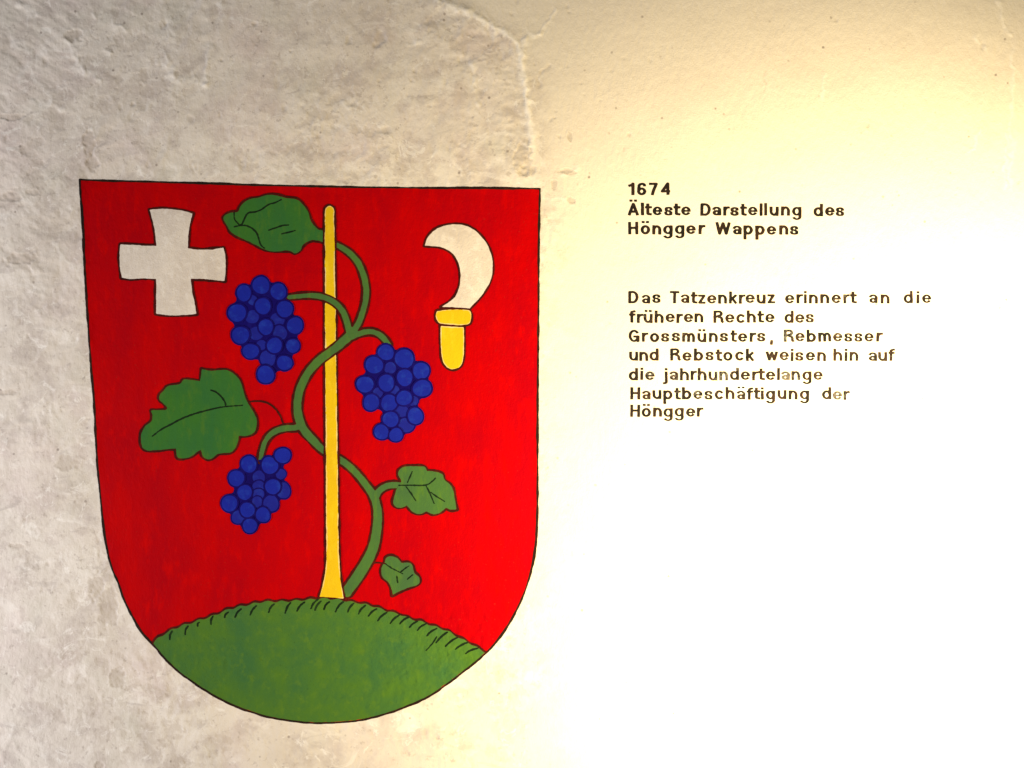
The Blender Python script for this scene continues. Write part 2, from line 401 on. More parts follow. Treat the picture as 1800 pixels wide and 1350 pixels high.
def region(name, sdf, box, step, off, rag=.45, seed=1, raglam=9):
    """paint coat: the part of the box where sdf < 0, laid on the wall's relief at height off (marching squares)"""
    u0, v0, u1, v1 = box
    # keep the lattice on the wall's own lattice so that the coat follows it
    u0 = U0 + math.floor((u0 - U0) / STEP) * STEP; v0 = V0 + math.floor((v0 - V0) / STEP) * STEP
    xs = np.arange(u0, u1 + step, step); ys = np.arange(v0, v1 + step, step)
    X, Y = np.meshgrid(xs, ys)
    D = sdf(X, Y) + rag * fbm(X, Y, raglam, 3, 100 + seed)
    D[np.abs(D) < 1e-4] = 1e-4
    ny, nx = D.shape
    vid = {}; VU = []; VVv = []; F = []; LT = []
    S = D < 0
    node = np.full(D.shape, -1, np.int64)
    node[S] = np.arange(S.sum()); VU = list(X[S]); VVv = list(Y[S])
    def edge(j, i, axis_):
        key = (j, i, axis_)
        if key in vid: return vid[key]
        j2, i2 = (j, i + 1) if axis_ == 0 else (j + 1, i)
        t = D[j, i] / (D[j, i] - D[j2, i2])
        VU.append(X[j, i] + t * (X[j2, i2] - X[j, i])); VVv.append(Y[j, i] + t * (Y[j2, i2] - Y[j, i]))
        vid[key] = len(VU) - 1; return vid[key]
    full = S[:-1, :-1] & S[1:, :-1] & S[:-1, 1:] & S[1:, 1:]
    jj, ii = np.where(full)
    q = np.stack([node[jj, ii], node[jj + 1, ii], node[jj + 1, ii + 1], node[jj, ii + 1]], 1)
    part = (S[:-1, :-1] | S[1:, :-1] | S[:-1, 1:] | S[1:, 1:]) & ~full
    polys = []
    for j, i in zip(*np.where(part)):
        ring = [(j, i), (j + 1, i), (j + 1, i + 1), (j, i + 1)]
        eds = [(j, i, 1), (j + 1, i, 0), (j, i + 1, 1), (j, i, 0)]
        s = [S[p] for p in ring]
        if s in ([True, False, True, False], [False, True, False, True]):
            for k in range(4):
                if s[k]: polys.append([node[ring[k]], edge(*eds[k]), edge(*eds[(k - 1) % 4])])
            continue
        p = []
        for k in range(4):
            if s[k]: p.append(int(node[ring[k]]))
            if s[k] != s[(k + 1) % 4]: p.append(edge(*eds[k]))
        if len(p) >= 3: polys.append(p)
    idx = np.concatenate([q.ravel()] + [np.array(sum(polys, []), np.int64)]) if polys else q.ravel()
    lt = np.concatenate([np.full(len(q), 4), np.array([len(p) for p in polys], int)]) if polys else np.full(len(q), 4)
    VU = np.array(VU); VVv = np.array(VVv)
    return mesh_np(name, world_co(VU, VVv, height(VU, VVv) + off), idx, lt)
def bbox(pts, m=8):
    p = np.asarray(pts)[:, :2]; a = p.min(0) - m; b = p.max(0) + m
    return (a[0], a[1], b[0], b[1])

# ------------------------------------------------------------------ the wall
nX, nY = len(us), len(vs_)
idx = np.arange(nX * nY).reshape(nY, nX)
q = np.stack([idx[:-1, :-1], idx[1:, :-1], idx[1:, 1:], idx[:-1, 1:]], -1).reshape(-1, 4)
co = world_co(UU.ravel(), VV.ravel(), HH.ravel())
rim = np.concatenate([idx[0, :-1], idx[:-1, -1], idx[-1, :0:-1], idx[:0:-1, 0]])
back = co[rim].copy(); back[:, 1] = .30
nb = len(co) + np.arange(len(rim)); r2 = np.roll(rim, -1); n2 = np.roll(nb, -1)
sides = np.stack([rim, r2, n2, nb], 1)
lt = np.concatenate([np.full(len(q) + len(sides), 4), [len(rim)]])
me = mesh_np('plaster_wall', np.concatenate([co, back]), np.concatenate([q.ravel(), sides.ravel(), nb[::-1]]), lt)
at = me.attributes.new('chipped', 'FLOAT', 'POINT')
at.data.foreach_set('value', np.concatenate([ST.ravel(), np.zeros(len(rim))]).astype(np.float32))
at = me.attributes.new('pale', 'FLOAT', 'POINT')
at.data.foreach_set('value', np.concatenate([PL.ravel(), np.zeros(len(rim))]).astype(np.float32))
at = me.attributes.new('new_coat', 'FLOAT', 'POINT')
at.data.foreach_set('value', np.concatenate([NC.ravel(), np.zeros(len(rim))]).astype(np.float32))
wall = link('plaster_wall', me, 'plaster')
wall['kind'] = 'structure'
wall['label'] = 'old uneven lime plaster wall with chips, pits and trowel marks'
sm_ = np.ones(len(me.polygons), bool); sm_[len(q):] = False
me.polygons.foreach_set('use_smooth', sm_)

# ------------------------------------------------------------------ the painted coat of arms
arms = empty('coat_of_arms', W(570, 1271, 0),
    'painted red shield with vine, grapes, white cross and pruning knife over green mound', 'coat of arms')
FIELD, BORDER, OUT, FILL, VEIN = .25, .45, .60, .80, 1.0

sh_box = bbox(SHIELD)
field = link('field', region('field', lambda x, y: sd_poly(x, y, SHIELD) + .2, sh_box, 2.0, FIELD, .8, 1, 14), 'red', arms)
field['label'] = 'plain red painted ground of the shield'
# border drawn as one long brush line of uneven width
def border_sdf(x, y):
    d = seg_dist(x, y, SHIELD, True)
    return d - (1.9 + .7 * fbm(x, y, 60, 2, 9))
link('border_line', region('border_line', border_sdf, sh_box, 1.25, BORDER, .7, 2, 19), 'black', field)

def motif(name, loop, mat, parent=arms, lw=3.7, step=1.25, line='line', cut=None, off=0.0, label=None, seed=3, rag=.45, gap=None, primer=0):
    """a filled painted shape and the dark line drawn round it"""
    def f(x, y):
        d = sd_poly(x, y, loop)
        return np.maximum(d, cut(x, y)) if cut else d
    def g(x, y):
        d = np.abs(sd_poly(x, y, loop) - lw * .42) - lw * .5 * (1 + .45 * fbm(x, y, 24, 2, seed + 30))
        if gap: d = np.maximum(d, -gap(x, y))
        return np.maximum(d, cut(x, y)) if cut else d
    b = bbox(loop, 10)
    o = link(name, region(name, f, b, step, FILL + off, rag * .6, seed), mat, parent)
    if label: o['label'] = label
    if primer: link('primer_edge', region('primer_edge', lambda x, y: np.maximum(np.abs(sd_poly(x, y, loop)) - primer * (.75 + .8 * fbm(x, y, 50, 2, 44)), f(x, y)), b, step, FILL + off + .07, .5, seed + 2, 7), 'primer', o)
    link('outline', region('outline', g, b, step, FILL + off + .12, rag, seed + 1, 7), line, o)
    return o
def stroke(name, pts, w, mat, parent, off=VEIN, step=1.0, seed=5, rag=.55, n=4):
    p = smooth(pts, closed=False, n=n)
    m = len(p); t = np.linspace(0, 1, m)
    r = w * .5 * (.72 + .28 * np.sin(np.pi * np.clip(t * 1.1, 0, 1)))
    return link(name, region(name, lambda x, y: seg_dist(x, y, p, False, r), bbox(p, 8), step, off, rag, seed, 6), mat, parent)

# green mound at the foot of the shield
MTOP = [(268, 1131), (275.5, 1121), (291, 1111), (313, 1100), (335.5, 1093), (358, 1085.5), (380, 1078), (402, 1069), (435.5, 1061),
    (464, 1055.5), (502, 1055), (535.5, 1052.5), (562, 1050), (593, 1052), (622, 1057), (653, 1063), (680, 1072), (702, 1078),
    (720, 1085.5), (738, 1090), (760, 1098), (782, 1105.5), (804.5, 1116.7), (827, 1129), (857, 1146)]
mt = smooth(MTOP, closed=False, n=4)
poly_m = np.concatenate([mt, [(900, 1150), (900, 1300), (220, 1300), (220, 1131)]])
def mound_sdf(x, y): return np.maximum(sd_poly(x, y, poly_m), sd_poly(x, y, SHIELD) + 2.0)
mound = link('mound', region('mound', mound_sdf, (262, 1040, 864, 1278), 1.25, FILL, .3, 8), 'green', arms)
mound['label'] = 'green grassy mound filling the rounded foot of the shield'
def mline(x, y): return np.maximum(seg_dist(x, y + 1.4 * np.sin(x / 3.9), mt, False) - (1.9 + .5 * fbm(x, y, 20, 2, 4)), sd_poly(x, y, SHIELD))
link('outline', region('outline', mline, (262, 1040, 864, 1156), 1.25, FILL + .12, .4, 9, 7), 'line', mound)
LB = [((555, 490), (540, 545)), ((680, 450), (662, 505)), ((770, 420), (760, 445)), ((880, 370), (865, 425)), ((1000, 340), (975, 375)),
      ((1100, 315), (1060, 370)), ((1220, 290), (1180, 350)), ((1360, 275), (1325, 330)), ((1490, 265), (1455, 335)), ((1600, 262), (1550, 320)),
      ((1705, 240), (1660, 300))]
RB = [((20, 255), (-20, 315)), ((85, 260), (50, 310)), ((195, 260), (145, 325)), ((280, 270), (240, 330)), ((370, 290), (325, 345)), ((460, 315), (405, 365)),
      ((540, 345), (480, 400)), ((640, 365), (580, 420)), ((715, 380), (655, 425)), ((780, 415), (730, 455)), ((850, 435), (795, 475)),
      ((935, 470), (870, 520)), ((1020, 500), (945, 570)), ((1100, 540), (1020, 600)), ((1180, 580), (1100, 625)), ((1260, 625), (1180, 660))]
for k, (o0, prs) in enumerate((((180, 1000), LB), ((560, 1000), RB))):
    for i, (a, b) in enumerate(prs):
        b = (a[0] + 1.2 * (b[0] - a[0]), a[1] + 1.2 * (b[1] - a[1]))
        p = crop(o0[0], o0[1], 4.5, [a, ((a[0] + b[0]) / 2 - 7, (a[1] + b[1]) / 2 - 4), b])
        stroke('grass_stroke', p, 3.6, 'veins', mound, FILL + .24, 1.0, 20 + i)
stroke('grass_stroke', crop(560, 1000, 4.5, [(935, 535), (900, 590), (850, 645)]), 2.6, 'veins', mound, FILL + .24, 1.0, 49)

# vine : centre lines with half widths
main = [(610, 1040, 9.6), (629, 1012.6, 9.8), (645, 987, 9.6), (656.5, 962, 9.2), (662, 934.5, 8.4), (664, 909, 7.8), (662, 888.6, 7.5), (655.5, 870, 7.2),
    (642.7, 852, 6.4), (626.6, 832, 6.2), (610.5, 817, 6), (594, 806, 6), (578, 798, 6), (563, 787, 6.2), (550, 773, 7), (535.5, 757, 7.4), (526.8, 739, 7.6),
    (523, 716, 7.5), (526, 691, 7.2), (532.7, 672, 7.2), (545, 651, 7.2), (562, 633, 7.2), (580.6, 619, 7.4), (598, 605.5, 7.8), (613, 592, 8), (620, 582, 7)]
br_a = [(618, 588, 6), (629, 571, 5.4), (636, 553, 5.3), (642, 531, 5.5), (643.8, 509, 5.6), (640, 487, 5.6), (631, 464, 5.6), (616.7, 446.7, 5.2), (601, 435.6, 4.8),
    (586, 428, 4.6), (572, 420, 6), (556, 416, 7)]
br_b = [(616, 590, 6), (611.5, 572, 5.4), (608, 560, 5.4), (601, 545, 5.4), (588, 532, 5.2), (570, 523, 5), (548, 519.5, 4.6), (526, 520.5, 4.3), (508, 522.7, 3.6)]
br_c = [(617, 592, 6), (634, 585.6, 5.3), (651, 583, 5), (664.7, 587, 5), (675, 595, 5.2), (683, 606, 5.2)]
br_d = [(530, 748, 6), (518, 752, 5.4), (503, 752.5, 5.2), (486.7, 757, 5.2), (473, 766.7, 5.0), (465, 780, 4.6), (460, 796.7, 4.4), (458.5, 809, 4)]
br_e = [(659, 876, 6.4), (665.6, 864, 5.8), (677, 855.5, 5.6), (691, 852.5, 5.6), (706, 854, 5.6)]
CH = [smooth(c, closed=False, n=3) for c in (main, br_a, br_b, br_c, br_d, br_e)]
def vine_sdf(x, y):
    d = np.full(x.shape, 1e9)
    for c in CH: np.minimum(d, seg_dist(x, y, c[:, :2], False, c[:, 2]), out=d)
    return d
FRONT = [smooth(main[18:], closed=False, n=3), CH[2]]
def front_sdf(x, y):
    d = np.full(x.shape, 1e9)
    for c in FRONT: np.minimum(d, seg_dist(x, y, c[:, :2], False, c[:, 2]), out=d)
    return d
clip_m = lambda x, y: -(np.interp(x, mt[:, 0], mt[:, 1]) - y - 2)      # stops at the mound's top line
_above = lambda x, y: y - np.interp(x, mt[:, 0], mt[:, 1]) + 1
vb = (440, 400, 725, 1062)
vine = link('vine_stem', region('vine_stem', lambda x, y: np.maximum(vine_sdf(x, y), _above(x, y)), vb, 1.25, FILL, .35, 12), 'stem', arms)
vine['label'] = 'winding green vine stem with its side shoots'
link('outline', region('outline', lambda x, y: np.maximum(np.abs(vine_sdf(x, y) - 1.6) - 1.9 * (1 + .4 * fbm(x, y, 24, 2, 34)), _above(x, y)),
     vb, 1.25, FILL + .12, .4, 13, 7), 'line', vine)
stroke('tendril', [(438, 706.7), (453, 705), (470, 708), (483, 716.7), (493, 730), (498, 744)], 3.6, 'line', vine, FILL + .2, 1.0, 60)
stroke('tendril', [(656, 990), (666, 989.5), (678, 991)], 3.0, 'line', vine, FILL + .2, 1.0, 61)

# yellow stake, passing in front of the vine except where two shoots cross it
STAKE = np.concatenate([smooth([(571.3, 372), (573, 365.5), (579.5, 362), (586, 365.5), (588, 372)], closed=False, n=4),
    np.array([(589, 470), (590.5, 540), (591, 626), (592.5, 716), (593.7, 792), (594.5, 880), (595.6, 967), (598, 1008), (601, 1031), (604.5, 1052),
              (561, 1051), (567, 1031), (571.5, 1008), (573.6, 990), (573, 898), (572.5, 767), (571.8, 666), (571.2, 540), (571, 420)])])
stake = motif('stake', STAKE, 'yellow', cut=lambda x, y: np.maximum(-(front_sdf(x, y) - 2.6), _above(x, y)), off=.40, lw=3.6, seed=14, primer=2.0,
              label='yellow upright wooden stake carrying the vine')

# leaves
L1 = smooth(crop(370, 320, 4.5, [(890, 385), (850, 375), (800, 310), (770, 230), (720, 165), (680, 135), (600, 125), (540, 108), (480, 100), (430, 108), (380, 125),
    (310, 135), (260, 165), (230, 205), (215, 235), (170, 240), (130, 255), (105, 280), (110, 310), (135, 350), (160, 395), (210, 430), (290, 465), (360, 500),
    (430, 535), (500, 550), (600, 545), (640, 550), (670, 565), (710, 545), (725, 515), (760, 480), (810, 462), (860, 465), (892, 475), (905, 430)]), n=3)
leaf = motif('leaf', L1, 'leaf', seed=15, off=.18, gap=vine_sdf, label='large green leaf with curled edge at the head of the vine')
for i, v in enumerate(([(560, 140), (510, 165), (460, 180), (400, 220), (350, 238), (300, 245), (275, 280), (255, 325), (235, 340), (210, 320), (190, 290), (188, 240)],
    [(190, 355), (235, 345), (290, 348), (340, 375), (370, 410), (385, 460), (400, 500), (430, 525)], [(460, 382), (520, 362), (570, 345), (620, 340)],
    [(565, 410), (620, 398), (670, 385)])):
    stroke('vein', crop(370, 320, 4.5, v), 3.0, 'veins', leaf, VEIN + .2, 1.0, 62 + i)
L2 = smooth(crop(220, 620, 6, [(1300, 530), (1260, 440), (1230, 330), (1190, 260), (1110, 195), (1040, 180), (910, 190), (812, 172), (805, 230), (795, 300), (690, 285),
    (620, 285), (580, 330), (460, 350), (410, 400), (365, 450), (370, 500), (410, 535), (440, 570), (430, 600), (340, 605), (280, 610), (290, 650), (280, 720),
    (220, 770), (175, 840), (165, 920), (180, 990), (230, 1030), (350, 1030), (460, 1015), (540, 1010), (540, 1060), (555, 1110), (620, 1115), (700, 1095),
    (760, 1050), (800, 1030), (820, 1090), (870, 1125), (930, 1110), (990, 1065), (1110, 1055), (1170, 1000), (1195, 930), (1205, 880), (1300, 875), (1370, 840),
    (1395, 770), (1390, 690), (1350, 610)]), n=3, corners=(7, 9, 31, 37, 45))
leaf = motif('leaf', L2, 'leaf', seed=16, label='big notched green leaf on the left of the vine')
for i, v in enumerate(([(290, 880), (400, 800), (500, 750), (600, 695), (750, 640), (900, 600), (1050, 570), (1240, 555)], [(910, 395), (970, 420), (1030, 480), (1060, 530), (1065, 565)])):
    stroke('vein', crop(220, 620, 6, v), 3.2, 'veins', leaf, VEIN, 1.0, 66 + i)
L3 = smooth(crop(560, 760, 4.354, [(630, 375), (610, 330), (615, 290), (660, 262), (740, 258), (810, 262), (830, 295), (900, 300), (950, 320), (965, 365), (1010, 400),
    (1035, 450), (1045, 520), (1060, 590), (1010, 595), (975, 580), (940, 610), (880, 628), (825, 605), (780, 625), (720, 610), (675, 560), (640, 575), (600, 575),
    (570, 545), (575, 500), (590, 450), (600, 430)]), n=3, corners=(6, 13, 18, 21))
leaf = motif('leaf', L3, 'stem', seed=17, off=.18, gap=vine_sdf, label='lobed green leaf on the lower right shoot')
for i, v in enumerate(([(615, 405), (700, 405), (820, 403), (870, 375), (895, 350)], [(820, 403), (850, 460), (885, 545)], [(860, 460), (910, 495), (965, 528)],
    [(670, 415), (710, 470), (745, 525)], [(680, 385), (700, 340), (718, 300)])):
    stroke('vein', crop(560, 760, 4.354, v), 2.6, 'veins', leaf, VEIN + .2 + .02 * i, 1.0, 70 + i)
L4 = smooth(crop(560, 760, 4.354, [(505, 1000), (515, 960), (550, 945), (600, 960), (635, 1000), (690, 995), (720, 1020), (735, 1070), (770, 1105), (775, 1145), (750, 1170),
    (690, 1190), (620, 1220), (565, 1250), (555, 1190), (530, 1145), (490, 1110), (478, 1060), (490, 1015)]), n=3, corners=(4, 13))
leaf = motif('leaf', L4, 'stem', seed=18, label='smallest green leaf just above the mound')
for i, v in enumerate(([(510, 1005), (560, 1040), (645, 1083)], [(630, 1068), (665, 1040), (692, 1022)], [(598, 1100), (605, 1150)], [(680, 1125), (720, 1090)])):
    stroke('vein', crop(560, 760, 4.354, v), 2.6, 'veins', leaf, VEIN + .02 * i, 1.0, 76 + i)

# cross with splayed arms, left in pale lime
CR = smooth(crop(120, 290, 4.5, [(645, 355), (720, 348), (800, 350), (900, 362), (990, 385), (965, 470), (955, 560), (950, 660), (1050, 672), (1150, 665), (1230, 655),
    (1245, 720), (1248, 800), (1240, 920), (1150, 912), (1050, 905), (975, 905), (985, 1000), (1005, 1090), (1020, 1180), (900, 1190), (800, 1190), (697, 1178),
    (697, 1050), (698, 905), (600, 898), (500, 905), (425, 895), (412, 800), (408, 720), (415, 630), (520, 632), (620, 640), (700, 640), (690, 550), (672, 450)]),
    n=3, corners=(0, 4, 7, 10, 13, 16, 19, 22, 24, 27, 30, 33))
motif('cross', CR, 'whitewash', seed=19, label='pale cross with splayed arms in the upper left of the shield')

# pruning knife
BL = smooth(crop(690, 320, 3.857, [(218, 434), (235, 380), (280, 330), (340, 300), (430, 287), (510, 300), (580, 345), (640, 420), (675, 510), (680, 600), (660, 680),
    (620, 750), (575, 805), (525, 858), (430, 852), (330, 848), (395, 805), (430, 765), (455, 700), (460, 620), (445, 550), (410, 490), (360, 455), (300, 438)]), n=4, corners=(0, 13, 15))
FE = smooth(crop(690, 320, 3.857, [(310, 872), (400, 864), (510, 868), (531, 886), (535, 915), (531, 945), (515, 964), (470, 971), (400, 968), (330, 962), (302, 942), (293, 912), (298, 886)]), n=3)
HA = smooth(crop(690, 320, 3.857, [(325, 975), (485, 982), (486, 1100), (482, 1190), (465, 1245), (430, 1268), (395, 1270), (360, 1247), (335, 1200), (327, 1100)]), n=4, corners=(0, 1))
knife = empty('pruning_knife', W(796, 650) - wpos(arms)); knife.parent = arms
knife['label'] = 'pruning knife with pale hooked blade and yellow handle'
def knife_part(nm, loop, mat, off, seed):
    f = lambda x, y: sd_poly(x, y, loop)
    me_f = region(nm, f, bbox(loop, 10), 1.25, FILL + off, .3, seed)
    # line round the piece as a second slot of the same part
    o = link(nm, me_f, mat, knife)
    if mat == 'yellow':
        g = lambda x, y: np.maximum(np.abs(f(x, y) + .5) - 1.6 * (.75 + .6 * fbm(x, y, 40, 2, 44)), f(x, y))
        link('primer_edge', region('primer_edge', g, bbox(loop, 10), 1.25, FILL + off + .04, .5, seed + 5, 7), 'primer', o)
    return o
def knife_line(loop, off, seed):
    g = lambda x, y: np.abs(sd_poly(x, y, loop) - 1.4) - 1.75 * (1 + .35 * fbm(x, y, 24, 2, seed + 30))
    return link('outline', region('outline', g, bbox(loop, 10), 1.25, FILL + off, .4, seed, 7), 'line', knife)
knife_part('blade', BL, 'whitewash', 0, 22); knife_line(BL, .10, 23)
knife_part('handle', HA, 'yellow', .02, 24); knife_line(HA, .14, 25)
knife_part('ferrule', FE, 'yellow', .22, 26); knife_line(FE, .30, 27)

# grapes: a dark blue ground for each bunch, then every grape with its own dark rim
def bunch(name, ox, oy, s, grapes, label, seed):
    G = [(ox + x / s, oy + y / s, r / s, dull) for x, y, r, dull in grapes]
    def back(x, y):
        d = np.full(x.shape, 1e9); R_ = 7.0
        for u, v, r, _ in G: np.minimum(d, np.hypot(x - u, y - v) - r - .8, out=d)
        k = (d >= R_) & (d < R_ + 2.6); ox_, oy_ = x[k], y[k]                # close the chinks between the grapes
        near = np.full(x.shape, 1e9)
        for a_, b_ in zip(ox_, oy_): np.minimum(near, np.hypot(x - a_, y - b_), out=near)
        return np.where(d < R_, np.minimum(d, R_ + .6 - near), d)
    o = link(name, region(name, back, bbox([g[:2] for g in G], 30), 1.25, FILL + .02, .4, seed), 'navy', arms)
    o['label'] = label
    rnd = random.Random(seed)
    G.sort(key=lambda g: not g[3])
    for k, (u, v, r, dull) in enumerate(G):
        off = FILL + .10 + .05 * k
        r = r * (1.16 if dull else 1.03) * rnd.uniform(.96, 1.04)
        n = 36; ph = rnd.uniform(0, 6.28); e = rnd.uniform(.94, 1.05)
        rings = [(0, 0), (.5, 0), (.865, 0), (.89, 1), (1.055, 1)] 
        vu, vv, vo = [u], [v], [off]
        lumps = [1 + .028 * math.sin(2 * t * 6.283 / n + ph) + .022 * math.sin(3 * t * 6.283 / n + 2 * ph) + rnd.uniform(-.012, .012) for t in range(n)]
        for f, _m in rings[1:]:
            for t in range(n):
                a = t * 2 * math.pi / n
                rr = r * f * (lumps[t] if f > .6 else 1)
                vu.append(u + rr * math.cos(a) * e); vv.append(v + rr * math.sin(a) / e); vo.append(off)
        vu = np.array(vu); vv = np.array(vv)
        faces = []; mi = []
        for t in range(n): faces.append((0, 1 + (t + 1) % n, 1 + t)); mi.append(0)
        for ring in range(1, len(rings) - 1):
            for t in range(n):
                a = 1 + (ring - 1) * n; b = 1 + ring * n
                faces.append((a + t, a + (t + 1) % n, b + (t + 1) % n, b + t)); mi.append(1 if ring >= 2 else 0)
        me = mesh_np('grape', world_co(vu, vv, height(vu, vv) + off), [i for f in faces for i in f], [len(f) for f in faces])
        me.polygons.foreach_set('material_index', np.array(mi, np.int32))
        link('grape', me, ['dull_blue' if dull else 'blue', 'navy'], o)
    return o
g1 = [(465, 245, 98, 0), (290, 325, 88, 0), (645, 310, 92, 0), (220, 530, 104, 0), (485, 460, 88, 0), (710, 490, 90, 0), (375, 570, 68, 1), (815, 660, 90, 0), (515, 675, 86, 0),
      (255, 760, 97, 0), (635, 600, 74, 1), (415, 740, 72, 1), (660, 735, 74, 1), (360, 925, 90, 0), (605, 865, 88, 0), (795, 870, 80, 0), (535, 1000, 80, 1), (710, 1045, 88, 0), (515, 1165, 95, 0),
      (470, 860, 50, 1), (380, 400, 50, 1)]
bunch('grape_bunch', 380, 460, 5.872, g1, 'dark blue grape bunch hanging at the upper left', 81)
g2 = [(460, 350, 92, 0), (650, 415, 104, 0), (825, 540, 96, 0), (340, 480, 98, 0), (505, 510, 62, 1), (655, 610, 94, 0), (245, 680, 97, 0), (465, 665, 94, 0), (835, 720, 100, 0),
      (310, 865, 89, 0), (495, 870, 92, 0), (650, 820, 90, 0), (625, 955, 68, 1), (510, 1040, 92, 0), (765, 1005, 89, 0), (670, 1100, 78, 1), (415, 1170, 87, 0), (565, 1200, 78, 0),
      (550, 745, 50, 1), (380, 765, 52, 1), (745, 850, 52, 1)]
bunch('grape_bunch', 600, 560, 5.872, g2, 'brighter blue grape bunch right of the stake', 82)
g3 = [(510, 345, 118, 0), (785, 360, 120, 0), (955, 230, 112, 0), (345, 530, 112, 0), (640, 520, 86, 1), (825, 640, 112, 0), (930, 475, 66, 1), (960, 690, 98, 1), (455, 715, 112, 0),
      (635, 640, 76, 1), (635, 740, 76, 1), (255, 860, 118, 0), (490, 945, 106, 0), (620, 840, 70, 1), (800, 860, 106, 1), (695, 1010, 102, 0), (375, 1040, 86, 1), (525, 1155, 106, 0)]
bunch('grape_bunch', 370, 770, 7.5, g3, 'dark blue grape bunch hanging at the lower left', 83)

# ------------------------------------------------------------------ lettering
def arc(cx, cy, rx, ry, a0, a1):
    n = max(4, int(abs(a1 - a0) / 14))
    return [(cx + rx * math.cos(math.radians(a0 + (a1 - a0) * k / n)), cy + ry * math.sin(math.radians(a0 + (a1 - a0) * k / n))) for k in range(n + 1)]
def glyph(c, h):
    """strokes of a plain grotesque letter (cap height 1, y up, half stroke h) and its width"""
    x = .755; t = 1 - h; xt = x - h; w = .71; r = w / 2 - h; ar = .27
    dots = lambda y, m, e: [[(m - e, y), (m - e + .001, y)], [(m + e, y), (m + e + .001, y)]]
    stem = lambda X, y0, y1: [(X, y0), (X, y1)]
    arch = lambda X0, W_: [arc(X0 + W_ / 2, xt - ar, W_ / 2, ar, 180, 0), stem(X0 + W_, xt - ar, h)]
    bowl = arc(w / 2, x / 2, r, x / 2 - h, 0, 360)
    sp = lambda pts: [tuple(p) for p in smooth(pts, closed=False, n=4)]
    u_ = [stem(h, xt, h + ar), arc(w / 2 - .01, h + ar, r - .01, ar, 180, 360), stem(w - .02 - h, xt, h)]
    a_ = [arc(.30, xt - .17, .53 - .30, .17, 158, 0), stem(.53, xt - .17, h), arc(.30, h + .135, .30 - h, .135, 0, 360), stem(.53, h, h + .1)]
    G = {
     'l': (2 * h, [stem(h, h, t)]), 'i': (2 * h, [stem(h, h, xt), stem(h, t - .01, t)]),
     'j': (.22 + h, [sp([(.20, xt), (.20, .1), (.20, -.06), (.16, -.15), (.04, -.17)]), stem(.20, t - .01, t)]),
     'n': (w - .03, [stem(h, h, xt)] + arch(h, w - .03 - 2 * h)), 'r': (.40, [stem(h, h, xt), arc(.37, xt - .29, .37 - h, .29, 180, 85)]),
     'm': (.98, [stem(h, h, xt)] + arch(h, .49 - h) + arch(.49, .49 - h)), 'h': (w - .02, [stem(h, h, t)] + arch(h, w - .02 - 2 * h)),
     'u': (w - .02, u_), 'ü': (w - .02, u_ + dots(.95, w / 2 - .01, .16)),
     'o': (w, [bowl]), 'ö': (w, [bowl] + dots(.95, w / 2, .16)), 'b': (w, [bowl, stem(h, h, t)]), 'd': (w, [bowl, stem(w - h, h, t)]),
     'p': (w, [bowl, stem(h, -.24, xt)]), 'g': (w, [bowl, [(w - h, xt), (w - h, -.03)] + arc(w / 2, -.03, r, .18, 0, -150)]),
     'e': (w, [arc(w / 2, x / 2, r, x / 2 - h, 0, 318), [(h, x / 2), (w - h, x / 2)]]), 'c': (w - .04, [arc(w / 2, x / 2, r, x / 2 - h, 48, 312)]),
     'a': (.62, a_), 'ä': (.62, a_ + dots(.95, .31, .16)),
     's': (.62, [sp([(.60 - h, xt - .13), (.46, xt - .03), (.30, xt), (.14, xt - .04), (h, xt - .14), (.15, xt - .23), (.31, x / 2 + .01), (.47, x / 2 - .06), (.60 - h, h + .15),
                     (.47, h + .03), (.30, h), (.13, h + .04), (h - .02, h + .15)])]),
     't': (.38, [sp([(.17, t - .05), (.17, .5), (.17, .2), (.20, h + .03), (.36, h + .005)]), [(h - .04, xt), (.36, xt)]]),
     'f': (.38, [sp([(.16, h), (.16, .5), (.16, .80), (.21, t - .03), (.35, t)]), [(h - .04, xt), (.34, xt)]]),
     'k': (.62, [stem(h, h, t), [(h, .30), (.60 - h, xt)], [(.26, .42), (.62 - h, h)]]),
     'z': (.58, [[(h, xt), (.58 - h, xt), (h, h), (.58 - h, h)]]), 'w': (.92, [[(h, xt), (.27, h), (.46, xt), (.65, h), (.92 - h, xt)]]),
     ',': (2 * h, [[(h, h), (h - .02, -.10)]]),
     'D': (.78, [[(h, h), (h, t), (.36, t)] + arc(.36, .5, .78 - h - .36, .5 - h, 90, -90) + [(h, h)]]),
     'H': (.76, [stem(h, h, t), stem(.76 - h, h, t), [(h, .52), (.76 - h, .52)]]),
     'R': (.76, [[(h, h), (h, t), (.44, t)] + arc(.44, .735, .72 - h - .44, .265 - h, 90, -90) + [(h, .47)], sp([(.46, .47), (.60, .42), (.65, .30), (.66, .16), (.70, h)])]),
     'T': (.72, [[(h, t), (.72 - h, t)], stem(.36, h, t)]), 'W': (1.12, [[(h, t), (.31, h), (.56, t), (.81, h), (1.12 - h, t)]]),
     'G': (.86, [arc(.42, .5, .42 - h, .5 - h, 42, 335), [(.47, .45), (.86 - h - .02, .45), (.86 - h - .02, h)]]),
     'Ä': (.82, [[(h, h), (.41, t), (.82 - h, h)], [(.2, .31), (.62, .31)]] + dots(1.13, .41, .17)),
     '1': (.44, [[(h - .03, .74), (.26, .79), (.44 - h, t), (.44 - h, h)]]),
     '6': (.64, [arc(.32, .325, .32 - h, .325 - h, 0, 360), sp([(.64 - h - .02, .78), (.48, t - .03), (.34, t), (.18, .82), (h + .01, .60), (h, .34)])]),
     '7': (.62, [[(h, t), (.62 - h, t)] + sp([(.62 - h, t), (.42, .66), (.30, .36), (.24, h)])]),
     '4': (.66, [[(.50, h), (.50, t), (h, .30), (.66 - h, .30)]]),
    }
    wd, st = G[c]
